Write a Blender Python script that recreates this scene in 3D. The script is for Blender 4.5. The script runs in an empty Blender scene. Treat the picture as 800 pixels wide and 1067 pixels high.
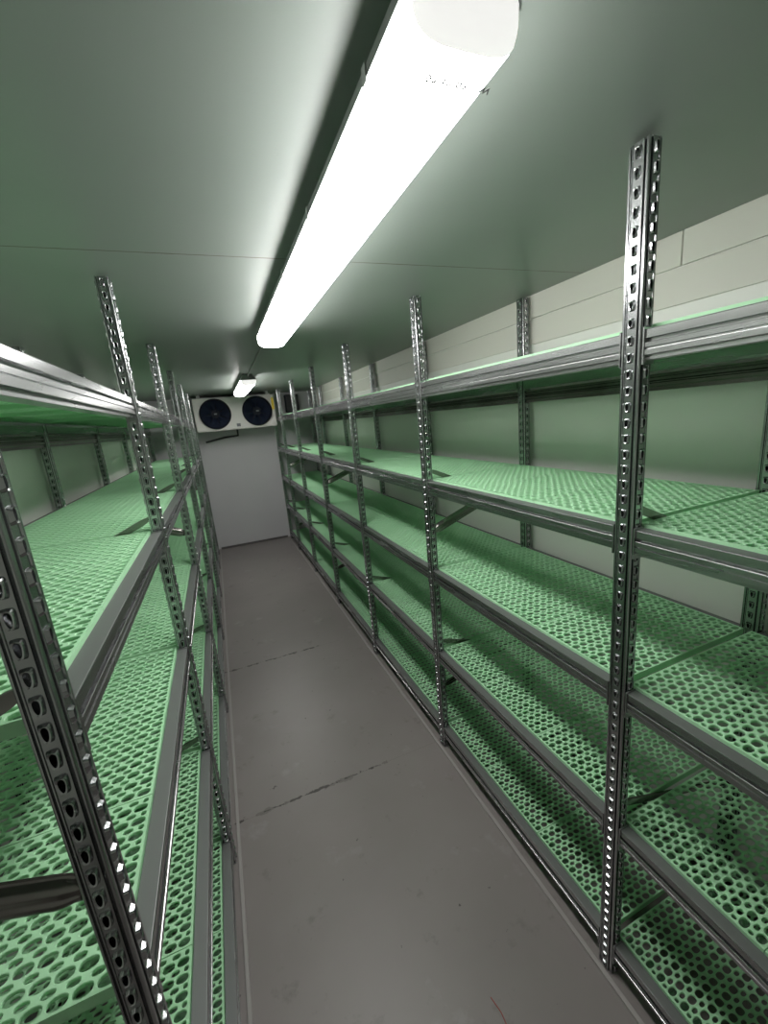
import bpy, bmesh, math, random
from mathutils import Vector, Matrix
random.seed(4)
scene = bpy.context.scene
try:
    scene.view_settings.view_transform = 'Standard'
    scene.view_settings.look = 'None'
    scene.view_settings.exposure = 0.52
    scene.view_settings.gamma = 1.01
except Exception:
    pass

H = 1.75
CEIL = 2.231
XR, XL = 1.475, -0.825
YB, YF = 6.56, -1.2
LEVELS = [1.887, 1.447, 1.012, 0.574, 0.130]   # mat top heights

# ------------------------------------------------------------ materials
def new_mat(name, col, rough=0.5, metal=0.0, spec=0.5):
    m = bpy.data.materials.new(name); m.use_nodes = True
    b = m.node_tree.nodes['Principled BSDF']
    b.inputs['Base Color'].default_value = (*col, 1)
    b.inputs['Roughness'].default_value = rough
    b.inputs['Metallic'].default_value = metal
    b.inputs['Specular IOR Level'].default_value = spec
    return m

def vary(m, scale, c1, c2, coord='Object', detail=4, rough=None, bump=0.0, stretch=None):
    nt = m.node_tree; n = nt.nodes; l = nt.links
    b = n['Principled BSDF']
    tc = n.new('ShaderNodeTexCoord'); mp = n.new('ShaderNodeMapping')
    if stretch: mp.inputs['Scale'].default_value = stretch
    nz = n.new('ShaderNodeTexNoise'); nz.inputs['Scale'].default_value = scale
    nz.inputs['Detail'].default_value = detail
    cr = n.new('ShaderNodeValToRGB')
    cr.color_ramp.elements[0].position = 0.3; cr.color_ramp.elements[1].position = 0.7
    cr.color_ramp.elements[0].color = (*c1, 1); cr.color_ramp.elements[1].color = (*c2, 1)
    l.new(tc.outputs[coord], mp.inputs[0]); l.new(mp.outputs[0], nz.inputs['Vector'])
    l.new(nz.outputs['Fac'], cr.inputs[0]); l.new(cr.outputs[0], b.inputs['Base Color'])
    if rough:
        mr = n.new('ShaderNodeMapRange')
        mr.inputs['To Min'].default_value = rough[0]; mr.inputs['To Max'].default_value = rough[1]
        l.new(nz.outputs['Fac'], mr.inputs['Value']); l.new(mr.outputs[0], b.inputs['Roughness'])
    if bump:
        bp = n.new('ShaderNodeBump'); bp.inputs['Strength'].default_value = bump
        bp.inputs['Distance'].default_value = 0.003
        l.new(nz.outputs['Fac'], bp.inputs['Height']); l.new(bp.outputs[0], b.inputs['Normal'])
    return cr

def seam_lines(m, prev, lines):
    """dirt lying in the joints between panels: (y, wmin, wmax, from, to, scale, colour, xmax)"""
    nt = m.node_tree; n = nt.nodes; l = nt.links
    b = n['Principled BSDF']
    geo = n.new('ShaderNodeNewGeometry'); sp = n.new('ShaderNodeSeparateXYZ')
    l.new(geo.outputs['Position'], sp.inputs[0])
    for (y, w0, w1, f0, f1, sc, col, xmax) in lines:
        nz = n.new('ShaderNodeTexNoise'); nz.inputs['Scale'].default_value = sc; nz.inputs['Detail'].default_value = 7
        nz.inputs['Roughness'].default_value = .65
        l.new(geo.outputs['Position'], nz.inputs['Vector'])
        s = n.new('ShaderNodeMath'); s.operation = 'SUBTRACT'; l.new(sp.outputs['Y'], s.inputs[0]); s.inputs[1].default_value = y
        a = n.new('ShaderNodeMath'); a.operation = 'ABSOLUTE'; l.new(s.outputs[0], a.inputs[0])
        mw = n.new('ShaderNodeMapRange'); l.new(nz.outputs['Fac'], mw.inputs['Value'])
        mw.inputs['From Min'].default_value = f0; mw.inputs['From Max'].default_value = f1
        mw.inputs['To Min'].default_value = w0; mw.inputs['To Max'].default_value = w1
        lt = n.new('ShaderNodeMath'); lt.operation = 'LESS_THAN'; l.new(a.outputs[0], lt.inputs[0]); l.new(mw.outputs[0], lt.inputs[1])
        xm = n.new('ShaderNodeMath'); xm.operation = 'LESS_THAN'; l.new(sp.outputs['X'], xm.inputs[0]); xm.inputs[1].default_value = xmax
        ml = n.new('ShaderNodeMath'); ml.operation = 'MULTIPLY'; l.new(lt.outputs[0], ml.inputs[0]); l.new(xm.outputs[0], ml.inputs[1])
        mx = n.new('ShaderNodeMix'); mx.data_type = 'RGBA'
        l.new(ml.outputs[0], mx.inputs['Factor']); l.new(prev, mx.inputs[6]); mx.inputs[7].default_value = (*col, 1)
        prev = mx.outputs[2]
    l.new(prev, b.inputs['Base Color'])

M_floor = new_mat('painted_floor', (.26, .24, .24), .45)
cr = vary(M_floor, 1.9, (.222, .198, .193), (.262, .234, .229), detail=10, rough=(.34, .48), bump=.06)
FN = M_floor.node_tree
def floor_layer(prev, scale, lo, hi, col, rough=.7):
    g_ = FN.nodes.new('ShaderNodeNewGeometry'); n_ = FN.nodes.new('ShaderNodeTexNoise')
    n_.inputs['Scale'].default_value = scale; n_.inputs['Detail'].default_value = 9; n_.inputs['Roughness'].default_value = rough
    r_ = FN.nodes.new('ShaderNodeValToRGB'); r_.color_ramp.elements[0].position = lo; r_.color_ramp.elements[1].position = hi
    mx_ = FN.nodes.new('ShaderNodeMix'); mx_.data_type = 'RGBA'
    FN.links.new(g_.outputs['Position'], n_.inputs['Vector']); FN.links.new(n_.outputs['Fac'], r_.inputs[0])
    FN.links.new(r_.outputs[0], mx_.inputs['Factor']); FN.links.new(prev, mx_.inputs[6]); mx_.inputs[7].default_value = (*col, 1)
    return mx_.outputs[2]
fl = floor_layer(cr.outputs[0], 6.5, .59, .69, (.185, .165, .158))
fl = floor_layer(fl, 4.1, .60, .71, (.295, .27, .265), .65)
fl = floor_layer(fl, 38, .720, .730, (.08, .072, .068), .5)
J = (.200, .180, .175); D_ = (.055, .048, .044)
seam_lines(M_floor, fl, [
    (1.72, .0008, .0018, .3, .7, 5, J, 9), (3.03, .001, .0020, .3, .7, 5, J, 9), (4.35, .001, .002, .3, .7, 5, J, 9),
    (1.72, -.012, .024, .42, .66, 13, (.17, .15, .145), .55), (3.03, -.012, .022, .42, .66, 12, (.17, .15, .145), .5),
    (1.722, -.003, .011, .43, .62, 24, D_, .50), (3.032, -.003, .014, .43, .62, 22, D_, .46),
    (2.25, -.10, .016, .44, .66, 17, (.09, .08, .075), .5), (1.83, -.10, .020, .44, .66, 23, (.07, .06, .055), .4)])
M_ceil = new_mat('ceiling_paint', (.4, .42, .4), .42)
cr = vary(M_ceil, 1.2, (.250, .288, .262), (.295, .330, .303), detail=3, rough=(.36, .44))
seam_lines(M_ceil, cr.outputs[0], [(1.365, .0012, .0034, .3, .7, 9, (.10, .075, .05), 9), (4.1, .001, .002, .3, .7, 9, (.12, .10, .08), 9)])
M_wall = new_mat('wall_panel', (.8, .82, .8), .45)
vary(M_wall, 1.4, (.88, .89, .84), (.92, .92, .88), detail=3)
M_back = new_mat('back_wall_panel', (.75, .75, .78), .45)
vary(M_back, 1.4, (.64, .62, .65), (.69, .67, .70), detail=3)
M_board = new_mat('white_board', (.77, .75, .69), .5)
M_trim = new_mat('floor_edge_trim', (.34, .32, .31), .5)
M_skirt = new_mat('dark_skirting', (.14, .13, .13), .5)
M_galv = new_mat('galvanised_steel', (.6, .62, .61), .26, 1)
vary(M_galv, 5, (.40, .41, .42), (.54, .555, .56), detail=2, rough=(.17, .27))
M_beam = new_mat('galvanised_beam', (.5, .5, .5), .38, 1)
vary(M_beam, 6, (.38, .385, .39), (.50, .51, .515), detail=3, rough=(.20, .32), stretch=(1, .25, 3))
M_top = new_mat('dull_galvanised_flange', (.20, .205, .205), .5, .5)
M_galvd = new_mat('dark_galvanised_steel', (.3, .3, .3), .3, 1)
vary(M_galvd, 6, (.19, .175, .165), (.29, .28, .27), detail=3, rough=(.18, .28))
M_green = new_mat('green_plastic', (.48, .83, .52), .30)
vary(M_green, 3.0, (.50, .85, .54), (.56, .90, .60), detail=2)
nt = M_green.node_tree
tr = nt.nodes.new('ShaderNodeBsdfTranslucent'); tr.inputs['Color'].default_value = (.34, .88, .42, 1)
ms = nt.nodes.new('ShaderNodeMixShader'); ms.inputs[0].default_value = .20
nt.links.new(nt.nodes['Principled BSDF'].outputs[0], ms.inputs[1]); nt.links.new(tr.outputs[0], ms.inputs[2])
nt.links.new(ms.outputs[0], nt.nodes['Material Output'].inputs[0])
M_house = new_mat('lamp_housing_grey', (.24, .25, .25), .45)
M_steel = new_mat('clip_steel', (.4, .4, .4), .3, 1)
M_white = new_mat('white_enamel', (.72, .70, .67), .4)
M_black = new_mat('black_plastic', (.012, .015, .025), .6, 0, .25)
M_blade = new_mat('fan_blade_blue_black', (.012, .020, .050), .6, 0, .25)
M_wire = new_mat('guard_wire', (.014, .020, .038), .6, .0, .25)
M_label = new_mat('label_grey', (.16, .17, .19), .5)
M_yel = new_mat('label_yellow', (.85, .62, .05), .5)
M_ink = new_mat('ink', (.03, .03, .03), .6)
M_pipe = new_mat('dark_pipe', (.06, .06, .065), .45)
M_cable = new_mat('grey_cable', (.35, .35, .34), .5)
M_red = new_mat('red_thread', (.35, .05, .04), .7)
def emit(name, strength):
    m = new_mat(name, (.9, .9, .9), .35)
    b = m.node_tree.nodes['Principled BSDF']
    b.inputs['Emission Color'].default_value = (1.0, .985, .96, 1)
    b.inputs['Emission Strength'].default_value = strength
    return m
M_emit = emit('lit_diffuser', 17)
M_cap = emit('lit_end_cap', .58)

# ------------------------------------------------------------ helpers
def link(o):
    scene.collection.objects.link(o); return o
def mesh(name, verts, faces, mat):
    me = bpy.data.meshes.new(name); me.from_pydata(verts, [], faces); me.materials.append(mat)
    bm = bmesh.new(); bm.from_mesh(me); bmesh.ops.remove_doubles(bm, verts=bm.verts, dist=1e-6)
    bmesh.ops.recalc_face_normals(bm, faces=bm.faces); bm.to_mesh(me); bm.free(); me.update()
    return me
def obj(name, me, loc=(0, 0, 0), rot=(0, 0, 0), parent=None):
    o = bpy.data.objects.new(name, me); o.location = loc; o.rotation_euler = rot
    link(o)
    if parent: o.parent = parent
    return o
def empty(name, loc, label, cat):
    o = bpy.data.objects.new(name, None); o.empty_display_size = .1; o.location = loc; link(o)
    o['label'] = label; o['category'] = cat
    return o
def box_data(x0, x1, y0, y1, z0, z1):
    v = [(x0,y0,z0),(x1,y0,z0),(x1,y1,z0),(x0,y1,z0),(x0,y0,z1),(x1,y0,z1),(x1,y1,z1),(x0,y1,z1)]
    f = [(0,3,2,1),(4,5,6,7),(0,1,5,4),(1,2,6,5),(2,3,7,6),(3,0,4,7)]
    return v, f
def box_mesh(name, x0, x1, y0, y1, z0, z1, mat, bevel=0, seg=2):
    v, f = box_data(x0, x1, y0, y1, z0, z1)
    me = mesh(name, v, f, mat)
    if bevel:
        bm = bmesh.new(); bm.from_mesh(me)
        bmesh.ops.bevel(bm, geom=list(bm.edges), offset=bevel, segments=seg, affect='EDGES', profile=.5)
        bm.to_mesh(me); bm.free()
    return me
def structure(name, x0, x1, y0, y1, z0, z1, mat, bevel=0):
    o = obj(name, box_mesh(name, x0, x1, y0, y1, z0, z1, mat, bevel))
    o['kind'] = 'structure'; return o
def merge(V, F, v, f):
    n = len(V); V.extend(v); F.extend([tuple(i + n for i in q) for q in f])
def tube(name, pts, r, mat, seg=10, closed=False):
    cu = bpy.data.curves.new(name, 'CURVE'); cu.dimensions = '3D'; cu.bevel_depth = r; cu.bevel_resolution = max(1, seg // 4)
    s = cu.splines.new('POLY'); s.points.add(len(pts) - 1)
    for i, p in enumerate(pts): s.points[i].co = (*p, 1)
    s.use_cyclic_u = closed; cu.use_fill_caps = True
    tmp = bpy.data.objects.new('tmp', cu); link(tmp)
    dg = bpy.context.evaluated_depsgraph_get()
    me = bpy.data.meshes.new_from_object(tmp.evaluated_get(dg)); bpy.data.objects.remove(tmp)
    me.name = name; me.materials.clear(); me.materials.append(mat)
    for p in me.polygons: p.use_smooth = True
    return me
def text_mesh(name, body, size, mat, off=0):
    cu = bpy.data.curves.new(name, 'FONT'); cu.body = body; cu.size = size; cu.align_x = 'CENTER'; cu.align_y = 'CENTER'
    cu.extrude = .0003; cu.offset = off; cu.space_character = 1.15
    tmp = bpy.data.objects.new('tmp', cu); link(tmp)
    dg = bpy.context.evaluated_depsgraph_get()
    me = bpy.data.meshes.new_from_object(tmp.evaluated_get(dg)); bpy.data.objects.remove(tmp)
    me.name = name; me.materials.clear(); me.materials.append(mat); return me

# ------------------------------------------------------------ room
structure('floor', XL-.1, XR+.1, YF-.1, YB+.1, -.1, 0, M_floor)
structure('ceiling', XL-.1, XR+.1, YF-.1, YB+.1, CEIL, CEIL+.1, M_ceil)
structure('wall_right', XR, XR+.1, YF-.1, YB+.1, 0, CEIL, M_wall)
structure('wall_left', XL-.1, XL, YF-.1, YB+.1, 0, CEIL, M_wall)
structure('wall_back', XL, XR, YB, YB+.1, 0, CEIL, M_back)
structure('wall_front', XL, XR, YF-.1, YF, 0, CEIL, M_wall)
structure('trim_1', XR-.010, XR, YF, .978, 2.130, CEIL, M_board, .002)
structure('trim_2', XR-.010, XR, .982, YB, 2.130, CEIL, M_board, .002)
structure('trim_3', XR-.008, XR, YF, YB, 2.015, 2.126, M_board, .002)
structure('trim_4', .836, .850, YF, YB, 0, .008, M_trim, .002)
structure('trim_5', -.202, -.188, YF, YB, 0, .008, M_trim, .002)
structure('baseboard_back', -.18, .83, YB-.012, YB, 0, .030, M_skirt, .003)

# ------------------------------------------------------------ upright post (perforated, rolled steel)
PX, PY = .0175, .0230      # half sizes of the post section
def rect_ring(a, b, N):
    r = []
    for i in range(N):
        c, s = math.cos(2*math.pi*i/N), math.sin(2*math.pi*i/N); m = max(abs(c), abs(s))
        r.append((a*c/m, b*s/m))
    return r
def tear(a, b, N, k=1.0, e=0.0):
    r = []
    for i in range(N):
        c, s = math.cos(2*math.pi*i/N), math.sin(2*math.pi*i/N)
        r.append(((a*(1 + .30*s))*math.copysign(abs(c)**.85, c) + math.copysign(e, c)*(abs(c) > .01), b*math.copysign(abs(s)**.85, s) + math.copysign(e, s)*(abs(s) > .01)))
    return r
def post_mesh():
    V, F = [], []
    HT = 2.222; n = 64; p = HT / n; N = 16
    for k in range(4):
        ang = k * math.pi / 2
        ca, sa = round(math.cos(ang)), round(math.sin(ang))
        R = PY if k % 2 == 0 else PX
        W = PX if k % 2 == 0 else PY
        strip = .0095 if k % 2 == 0 else .0120
        hw = W - strip
        def P(t, d, z):
            x, y = t, -(R + d)
            return (x*ca - y*sa, x*sa + y*ca, z)
        if k % 2 == 0: a, b = .0034, .0090
        else: a, b = .0036, .0072
        rings2 = [rect_ring(hw, p/2, N), tear(a, b, N, 1, .0036), tear(a, b, N, 1, .0016), tear(a, b, N), tear(a*.9, b*.9, N)]
        ds = [0, 0, .0048, .0040, -.006]
        for c in range(n):
            zc = (c + .5) * p
            vs, fs = [], []
            for rr, d in zip(rings2, ds):
                for (t, z) in rr:
                    t = max(-hw, min(hw, t)); z = max(-p/2, min(p/2, z))
                    vs.append(P(t, d, zc + z))
            for q in range(4):
                for i in range(N):
                    j = (i+1) % N
                    fs.append((q*N+i, q*N+j, (q+1)*N+j, (q+1)*N+i))
            merge(V, F, vs, fs)
        s_ = strip
        prof = [(W-s_, 0), (W-s_+.0007, .0018), (W-s_+.0020, .0018), (W-s_+.0027, -.0065), (W-s_+.0052, -.0065), (W-s_+.0058, 0), (W-.0022, 0), (W-.0009, -.0009)]
        for sgn in (1, -1):
            vs, fs = [], []
            for (t, d) in prof: vs += [P(sgn*t, d, 0), P(sgn*t, d, HT)]
            for i in range(len(prof)-1): fs.append((2*i, 2*i+2, 2*i+3, 2*i+1))
            merge(V, F, vs, fs)
    v, f = box_data(-PX+.002, PX-.002, -PY+.002, PY-.002, 0, .004); merge(V, F, v, f)
    me = bpy.data.meshes.new('upright_post'); me.from_pydata(V, [], F); me.materials.append(M_galv); me.update()
    bm = bmesh.new(); bm.from_mesh(me); bmesh.ops.remove_doubles(bm, verts=bm.verts, dist=2e-5)
    bm.to_mesh(me); bm.free()
    return me
POST = post_mesh()

def extrude_profile(name, prof, L, mat, plates=True):
    n = len(prof); V = []; F = []
    for y in (-L/2, L/2):
        V += [(x, y, z) for x, z in prof]
    for i in range(n):
        j = (i+1) % n; F.append((i, j, n+j, n+i))
    F.append(tuple(range(n-1, -1, -1))); F.append(tuple(range(n, 2*n)))
    if plates:
        for s in (-1, 1):
            ya, yb = sorted((s*(L/2 - .0005), s*(L/2 - .004)))
            v, f = box_data(-.002, .030, ya, yb, -.070, .004); merge(V, F, v, f)
    me = bpy.data.meshes.new(name); me.from_pydata(V, [], F); me.materials.append(mat)
    if plates: me.materials.append(M_top)
    bm = bmesh.new(); bm.from_mesh(me); bmesh.ops.recalc_face_normals(bm, faces=bm.faces); bm.to_mesh(me); bm.free()
    if plates:
        for p in me.polygons:
            if p.normal.z > .9 and p.center.z > -.003: p.material_index = 1
    return me
# folded channel: flat upper lip, square groove, flat stepped lower web
BP = [(.0040, 0), (.0332, 0), (.0342, -.001), (.0342, -.014), (.075, -.014), (.075, -.0175), (.0342, -.0175), (.0342, -.062),
      (.0082, -.062), (.0074, -.0612), (.0074, -.0530), (.0068, -.0522), (.0008, -.0520), (.0, -.0512), (.0, -.0410), (.0030, -.0400), (.0030, -.0370), (.0, -.0360), (.0, -.0272), (.0008, -.0264), (.0095, -.0262), (.0095, -.0192),
      (.0088, -.0190), (.0026, -.0188), (.0018, -.0180), (.0018, -.0020), (.0026, -.0004)]
RP = [(.004, 0), (.020, 0), (.020, -.055), (.004, -.055), (.004, -.042), (0, -.038), (0, -.030), (.006, -.027), (.006, -.024), (0, -.020), (0, -.012), (.004, -.009)]
BAY = 1.015; SHORT = .686
BEAM = extrude_profile('shelf_beam', BP, BAY - .050, M_beam); BEAM_S = extrude_profile('shelf_beam', BP, SHORT - .050, M_beam)
RAIL = extrude_profile('rear_rail', RP, BAY - .050, M_galvd, False); RAIL_S = extrude_profile('rear_rail', RP, SHORT - .050, M_galvd, False)

def brace_mesh(dx, dz, side, hw):
    L = math.hypot(dx, dz)
    o = side
    if hw > .018:    # heavier rolled, rounded channel
        prof = [(o*.001, -hw)]
        for i in range(13):
            t = -1 + 2*i/12
            y = .003 + .013*math.sqrt(max(0, 1-t*t)) - .0035*max(0, math.cos(t*math.pi*2.2))
            prof.append((o*y, t*hw))
        prof += [(o*.001, hw)]
    else:
        prof = [(o*.001, -hw), (o*.0070, -hw), (o*.0082, -hw*.85), (o*.0075, -hw*.62), (o*.0030, -hw*.5), (o*.0030, -hw*.25), (o*.0080, -hw*.12), (o*.0080, hw*.12), (o*.0030, hw*.25),
            (o*.0030, hw*.5), (o*.0075, hw*.62), (o*.0082, hw*.85), (o*.0070, hw), (o*.001, hw)]
    stations = [(0, .70), (.010, .76), (.022, .95), (.030, 1), (L-.030, 1), (L-.022, .95), (L-.010, .76), (L, .70)]
    n = len(prof); V = []; F = []
    ux, uz = dx/L, dz/L
    for (s, k) in stations:
        for (y, w) in prof:
            V.append((s*ux - w*k*uz, y*(k if hw > .018 else 1), s*uz + w*k*ux))
    for q in range(len(stations)-1):
        for i in range(n):
            j = (i+1) % n; F.append((q*n+i, q*n+j, (q+1)*n+j, (q+1)*n+i))
    F.append(tuple(range(n))); F.append(tuple(range((len(stations)-1)*n, len(stations)*n))[::-1])
    me = mesh('diagonal_brace', V, F, M_galvd)
    if hw > .018:
        for p in me.polygons: p.use_smooth = len(p.vertices) == 4
    return me

DEPTH = .56
BR = [(1.486, 1.25, 1, .010, False), (1.20, 1.39, -1, .024, True), (.612, .44, 1, .010, False), (.36, .50, -1, .016, True)]
BRC = {}
def build_rack(x0, s, y_first, nbay, label):
    root = empty('shelving_rack', (x0 + s*DEPTH/2, y_first, 0), label, 'shelving rack')
    ox, oy = x0 + s*DEPTH/2, y_first
    ys = [y_first + BAY*i for i in range(nbay)]; ys.append(ys[-1] + SHORT)
    for yi, y in enumerate(ys):
        for xx in (x0, x0 + s*DEPTH):
            obj('upright_post', POST, (xx-ox, y-oy, 0), parent=root)
        for (za, zb, sd, hw, alt) in BR:
            if alt and yi % 2: continue
            key = (za, s)
            if key not in BRC: BRC[key] = brace_mesh(s*(DEPTH-.036), zb-za, sd, hw)
            obj('diagonal_brace', BRC[key], (x0 + s*.018 - ox, y-oy, za), parent=root)
    rot = 0 if s > 0 else math.pi
    for i in range(nbay):
        me = BEAM if i < nbay-1 else BEAM_S
        yc = (ys[i] + ys[i+1]) / 2
        for z in LEVELS:
            zb = z - (.0066 if z < 1.8 else .0110)
            obj('shelf_beam', me, (x0 - s*.014 - ox, yc-oy, zb), (0, 0, rot), root)
            obj('shelf_beam', me, (x0 + s*(DEPTH+.014) - ox, yc-oy, zb), (0, 0, rot+math.pi), root)
        obj('rear_rail', RAIL if i < nbay-1 else RAIL_S, (x0 + s*(DEPTH-.014) - ox, yc-oy, 1.805), (0, 0, rot), root)
    return ys
ysR = build_rack(.875, 1, .67-BAY, 7, 'tall galvanised steel shelving rack along the pale wall with white boards')
ysL = build_rack(-.2275, -1, .54, 6, 'tall galvanised steel shelving rack along the plain pale wall')

# ------------------------------------------------------------ perforated mat: thin lattice with a deeper skirt
GAP = .018
MW = (BAY - GAP) / 3
def mat_mesh():
    V, F = [], []
    X, Y, T, TL = .2585, MW/2 - .0010, .0200, .0070
    N = 16
    nc = 17; px = .0300
    npair = 10; pair = (2*Y - .006) / npair
    hA, hB = pair*.61, pair*.39
    x0 = -px*nc/2; y0 = -pair*npair/2
    def cell(xc, yc, w, h, a, b):
        rr = rect_ring(w/2, h/2, N)
        def sup(i, d):
            c, s_ = math.cos(2*math.pi*i/N), math.sin(2*math.pi*i/N)
            return ((a+d)*math.copysign(abs(c)**.86, c), (b+d)*math.copysign(abs(s_)**.86, s_))
        vs = [(xc+u, yc+v, 0) for u, v in rr]
        for d, z in ((.0009, 0), (0, -.0010), (0, -.004), (.0009, -TL)):
            for i in range(N):
                u, v = sup(i, d); vs.append((xc+u, yc+v, z))
        vs += [(xc+u, yc+v, -TL) for u, v in rr]
        fs = []
        for q in range(5):
            for i in range(N):
                j = (i+1) % N; fs.append((q*N+i, q*N+j, (q+1)*N+j, (q+1)*N+i))
        merge(V, F, vs, fs)
    for r in range(npair*2):
        big = r % 2 == 0
        h = hA if big else hB
        yc = y0 + (r//2)*pair + (hA/2 if big else hA + hB/2)
        a, b = (px*.5-.0021, h*.5-.0015) if big else (px*.5-.0060, h*.5-.0014)
        odd = not big
        if odd:
            for sx in (-1, 1):
                cell(sx*(-x0 - px/4), yc, px/2, h, px/4-.0024, b)
        for c in range(nc - odd):
            cell(x0 + (c + .5 + .5*odd)*px, yc, px, h, a, b)
    for (xa, xb, ya, yb) in ((-X, x0, -Y, Y), (-x0, X, -Y, Y), (x0, -x0, -Y, y0), (x0, -x0, -y0, Y)):
        v, f = box_data(xa, xb, ya, yb, -T, 0); merge(V, F, v, f)
    return mesh('shelf_mat', V, F, M_green)
MAT = mat_mesh()
names = ['top', 'second', 'middle', 'fourth', 'bottom']
for (x0, s, ys, side) in ((.875, 1, ysR, 'boarded wall'), (-.2275, -1, ysL, 'plain wall')):
    for li, z in enumerate(LEVELS):
        for i in range(len(ys)-1):
            cnt = 3 if i < len(ys)-2 else 2
            for k in range(cnt):
                y = ys[i] + GAP/2 + MW*(k+.5)
                o = obj('shelf_mat', MAT, (x0 + s*(DEPTH/2), y, z), (0, 0, 0))
                o['label'] = 'perforated pale green plastic shelf mat on the %s shelf tier' % names[li]
                o['category'] = 'shelf mat'
                o['group'] = 'green mats on the %s tier of the rack by the %s' % (names[li], side)

# ------------------------------------------------------------ lamps
def lamp(xa, ya, yaw, L, label, text=False):
    root = empty('ceiling_lamp', (xa, ya, CEIL), label, 'ceiling lamp')
    root.rotation_euler = (0, 0, yaw)
    root['group'] = 'fluorescent batten lights on the ceiling'
    V, F = [], []
    hp = [(-.046, 0), (-.054, -.020), (-.069, -.034), (-.0705, -.050), (.0705, -.050), (.069, -.034), (.054, -.020), (.046, 0)]
    n = len(hp)
    for (y, k) in ((.002, .86), (.012, .97), (.03, 1), (L-.03, 1), (L-.012, .97), (L-.002, .86)):
        V += [(x*k, y, z) for x, z in hp]
    for q in range(5):
        for i in range(n):
            j = (i+1) % n; F.append((q*n+i, q*n+j, (q+1)*n+j, (q+1)*n+i))
    F.append(tuple(range(n))); F.append(tuple(range(5*n, 6*n))[::-1])
    obj('lamp_housing', mesh('lamp_housing', V, F, M_house), parent=root)
    prof = []
    for i in range(13):      # smooth rounded trough
        t = math.pi * i / 12
        c_, s_ = math.cos(t), math.sin(t)
        prof.append((-.0675*math.copysign(abs(c_)**.55, c_), -.0505 - .048*abs(s_)**.55))
    n = len(prof); zt = -.0505
    def loft(name, st, mat, caps):
        V, F = [], []
        for (y, k, kz) in st:
            for (x, z) in prof: V.append((x*k, y, zt + (z-zt)*kz))
        for q in range(len(st)-1):
            for i in range(n-1): F.append((q*n+i, q*n+i+1, (q+1)*n+i+1, (q+1)*n+i))
            F.append((q*n+n-1, q*n, (q+1)*n, (q+1)*n+n-1))
        if 0 in caps: F.append(tuple(range(n)))
        if 1 in caps: F.append(tuple(range((len(st)-1)*n, len(st)*n))[::-1])
        me = mesh(name, V, F, mat)
        for p in me.polygons: p.use_smooth = len(p.vertices) == 4
        return obj(name, me, parent=root)
    A = [(.003, .80, .50), (.0045, .86, .70), (.0075, .91, .82), (.012, .95, .91), (.016, .98, .965), (.019, 1, 1)]
    loft('end_cap', A, M_cap, (0,))
    loft('end_cap', [(L-y, k, kz) for y, k, kz in A[::-1]], M_cap, (1,))
    loft('diffuser', [(.0192, 1, 1), (L/2, 1, 1), (L-.0192, 1, 1)], M_emit, (0, 1))
    cl = box_mesh('clip', -.001, .0015, -.007, .007, -.056, -.034, M_steel, .0006)
    for i in range(5):
        for sx in (-1, 1):
            obj('clip', cl, (sx*.0715, .15 + i*(L-.3)/4, 0), parent=root)
    if text:
        obj('printed_marking', text_mesh('printed_marking', 'W 1/80/81 80', .0138, M_ink, .0004), (.014, .060, -.0992), (math.pi, 0, math.pi), parent=root)
    return root
lamp(.331, .453, -.0075, 1.80, 'long lit fluorescent batten light with frosted cover', True)
lamp(.375, 4.10, 0, 1.35, 'lit fluorescent batten light close to the fan cooler unit')

c = obj('ceiling_cable', tube('ceiling_cable', [(.344, 2.25, CEIL-.020), (.345, 2.35, CEIL-.006), (.36, 2.9, CEIL-.006), (.375, 4.0, CEIL-.006), (.375, 4.12, CEIL-.02)], .006, M_cable))
c['label'] = 'thin grey cable between the two ceiling lamps'; c['category'] = 'cable'

# ------------------------------------------------------------ evaporator
EX0, EX1, EY0, EY1, EZ0, EZ1 = -.190, .850, 6.08, YB, 1.768, 2.185
ev = empty('evaporator_unit', ((EX0+EX1)/2, (EY0+EY1)/2, CEIL), 'white cooling evaporator unit with two dark fans under the ceiling', 'cooling unit')
ox, oy, oz = ev.location
V, F = [], []
fans = [.068, .610]; zc = (EZ0+EZ1)/2; RAD = .190; N = 48
def ringpts(cx, y, r): return [(cx + r*math.cos(2*math.pi*i/N), y, zc + r*math.sin(2*math.pi*i/N)) for i in range(N)]
mid = (fans[0]+fans[1])/2
for (cx, xa, xb) in ((fans[0], EX0, mid), (fans[1], mid, EX1)):
    outer = []
    for i in range(N):
        c_, s_ = math.cos(2*math.pi*i/N), math.sin(2*math.pi*i/N); m_ = max(abs(c_), abs(s_))
        ux, uz = c_/m_, s_/m_
        x = cx + (ux*(xb-cx) if ux > 0 else ux*(cx-xa)); z = zc + uz*(EZ1-EZ0)/2
        outer.append((x, EY0, z))
    vs = outer + ringpts(cx, EY0, RAD+.003) + ringpts(cx, EY0+.12, RAD+.003)
    fs = []
    for q in range(2):
        for i in range(N):
            j = (i+1) % N; fs.append((q*N+i, q*N+j, (q+1)*N+j, (q+1)*N+i))
    merge(V, F, vs, fs)
v, f = box_data(EX0, EX1, EY0, EY1, EZ0, EZ1)
f = [q for q in f if q != (0,1,5,4)]
merge(V, F, v, f)
V = [(x-ox, y-oy, z-oz) for x, y, z in V]
obj('housing', mesh('housing', V, F, M_white), parent=ev)
for bx in (EX0+.06, EX1-.10):
    obj('hanger_bracket', box_mesh('hanger_bracket', bx-ox, bx+.04-ox, EY0+.02-oy, EY1-.03-oy, EZ1-oz, -.0005, M_cable, .002), parent=ev)
obj('drip_tray', box_mesh('drip_tray', EX0+.01-ox, EX1-.01-ox, EY0+.01-oy, EY1-.03-oy, EZ0-.014-oz, EZ0-.0005-oz, M_white, .005), parent=ev)
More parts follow.
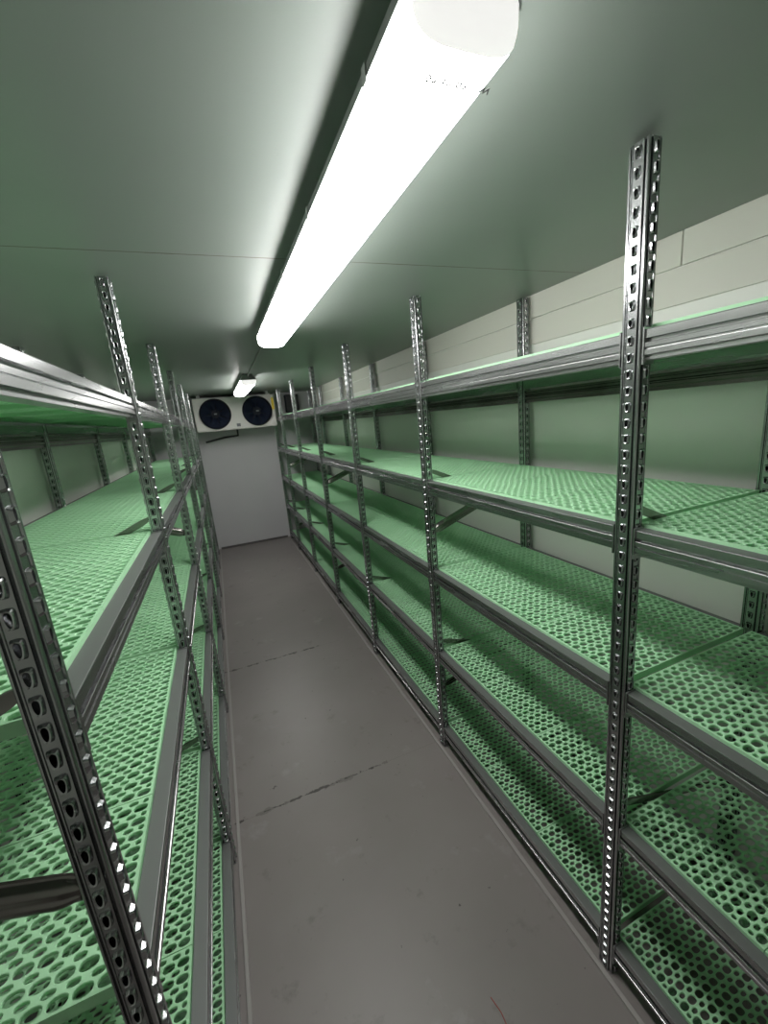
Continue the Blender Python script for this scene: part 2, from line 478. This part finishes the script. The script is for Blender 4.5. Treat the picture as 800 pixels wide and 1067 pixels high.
def blade_mesh():
    V, F = [], []
    nr = 6
    for i in range(nr+1):
        r = .045 + (.180-.045)*i/nr
        w = .26 + .26*i/nr; tw = .030 - .012*i/nr
        a0 = .10*i/nr
        for (a, y) in ((a0-w, -tw), (a0-w*.3, -tw*.5), (a0+w*.4, tw*.4), (a0+w, tw)):
            V.append((r*math.cos(a), y, r*math.sin(a)))
    for i in range(nr):
        for k in range(3): F.append((i*4+k, i*4+k+1, (i+1)*4+k+1, (i+1)*4+k))
    return mesh('fan_blade', V, F, M_blade)
BL = blade_mesh()
def disc(name, r, y0, y1, mat, n=32):
    V = [(r*math.cos(2*math.pi*i/n), y0, r*math.sin(2*math.pi*i/n)) for i in range(n)] + [(r*math.cos(2*math.pi*i/n), y1, r*math.sin(2*math.pi*i/n)) for i in range(n)]
    F = [(i, (i+1) % n, n+(i+1) % n, n+i) for i in range(n)] + [tuple(range(n)), tuple(range(n, 2*n))[::-1]]
    return mesh(name, V, F, mat)
def cowl():
    V = []; st = [(RAD+.010, -.001), (RAD+.008, -.022), (RAD-.004, -.022), (RAD-.004, .104), (RAD+.001, .104), (RAD+.001, -.001)]
    for (r, y) in st: V += [(r*math.cos(2*math.pi*i/N), y, r*math.sin(2*math.pi*i/N)) for i in range(N)]
    F = []
    for q in range(len(st)):
        q2 = (q+1) % len(st)
        for i in range(N):
            j = (i+1) % N; F.append((q*N+i, q*N+j, q2*N+j, q2*N+i))
    return mesh('cowl', V, F, M_black)
CW = cowl()
for cx in fans:
    fe = bpy.data.objects.new('fan', None); link(fe); fe.parent = ev; fe.location = (cx-ox, EY0-oy, zc-oz); fe.empty_display_size = .1
    obj('cowl', CW, parent=fe)
    obj('shroud_back', disc('shroud_back', RAD-.001, .105, .118, M_black), parent=fe)
    obj('hub', disc('hub', .055, .02, .10, M_black), parent=fe)
    for i in range(7):
        obj('fan_blade', BL, (0, .055, 0), (0, i*2*math.pi/7, 0), fe)
    bmx = bmesh.new()
    for k in range(9):
        r = .045 + k*.0178
        me = tube('g', [(r*math.cos(2*math.pi*i/40), -.030 + .010*(k/8)**3, r*math.sin(2*math.pi*i/40)) for i in range(40)], .0020, M_wire, 4, True)
        bmx.from_mesh(me)
    for k in range(8):
        a = k*math.pi/4 + .2
        me = tube('g', [(.045*math.cos(a), -.031, .045*math.sin(a)), (.130*math.cos(a), -.028, .130*math.sin(a)), ((RAD+.002)*math.cos(a), -.022, (RAD+.002)*math.sin(a))], .0025, M_wire, 4)
        bmx.from_mesh(me)
    gm = bpy.data.meshes.new('fan_guard'); bmx.to_mesh(gm); bmx.free(); gm.materials.append(M_wire)
    obj('fan_guard', gm, parent=fe)
    obj('hub_label', box_mesh('hub_label', -.018, .018, -.035, -.033, -.010, .008, M_label), parent=fe)
obj('warning_sticker', box_mesh('warning_sticker', .812-ox, .846-ox, EY0-.002-oy, EY0-.0005-oy, 1.98-oz, 2.14-oz, M_yel), parent=ev)
obj('rating_label', box_mesh('rating_label', mid-.025-ox, mid+.025-ox, EY0-.002-oy, EY0-.0005-oy, 1.79-oz, 1.83-oz, M_label), parent=ev)
obj('drain_pipe', tube('drain_pipe', [(-.12-ox, YB-.03-oy, 1.61-oz), (.15-ox, YB-.03-oy, 1.655-oz), (.33-ox, YB-.03-oy, 1.665-oz), (.33-ox, YB-.06-oy, 1.754-oz)], .014, M_pipe), parent=ev)
jb = empty('junction_box', (1.17, YB, 2.06), 'dark electrical box on the end wall beside the cooling unit', 'electrical box')
obj('box_body', box_mesh('box_body', -.10, .10, -.09, 0, -.13, .13, M_black, .008), parent=jb)
obj('box_lid', box_mesh('box_lid', -.09, .09, -.102, -.088, -.12, .12, M_pipe, .004), parent=jb)

th = obj('thread', tube('thread', [(.492, .76, .0015), (.50, .72, .0015), (.497, .68, .0015), (.50, .645, .0015)], .0012, M_red, 4))
th['label'] = 'thin red thread lying on the grey floor'; th['category'] = 'thread'

# ------------------------------------------------------------ world + camera
w = bpy.data.worlds.new('World'); scene.world = w; w.use_nodes = True
w.node_tree.nodes['Background'].inputs[0].default_value = (.5, .5, .5, 1)
w.node_tree.nodes['Background'].inputs[1].default_value = .1

f = Vector((.3492, .9095, -.2259)).normalized()
r = Vector((.9221, -.3765, -.0904)); r = (r - f*r.dot(f)).normalized()
u = r.cross(f).normalized()
cam = bpy.data.cameras.new('Camera'); co = bpy.data.objects.new('Camera', cam); link(co)
cam.sensor_fit = 'VERTICAL'; cam.sensor_height = 36; cam.sensor_width = 27
cam.lens = 430/1067*36; cam.clip_start = .02
mt = Matrix((r, u, -f)).transposed().to_4x4(); mt.translation = Vector((0, 0, H))
co.matrix_world = mt
scene.camera = co
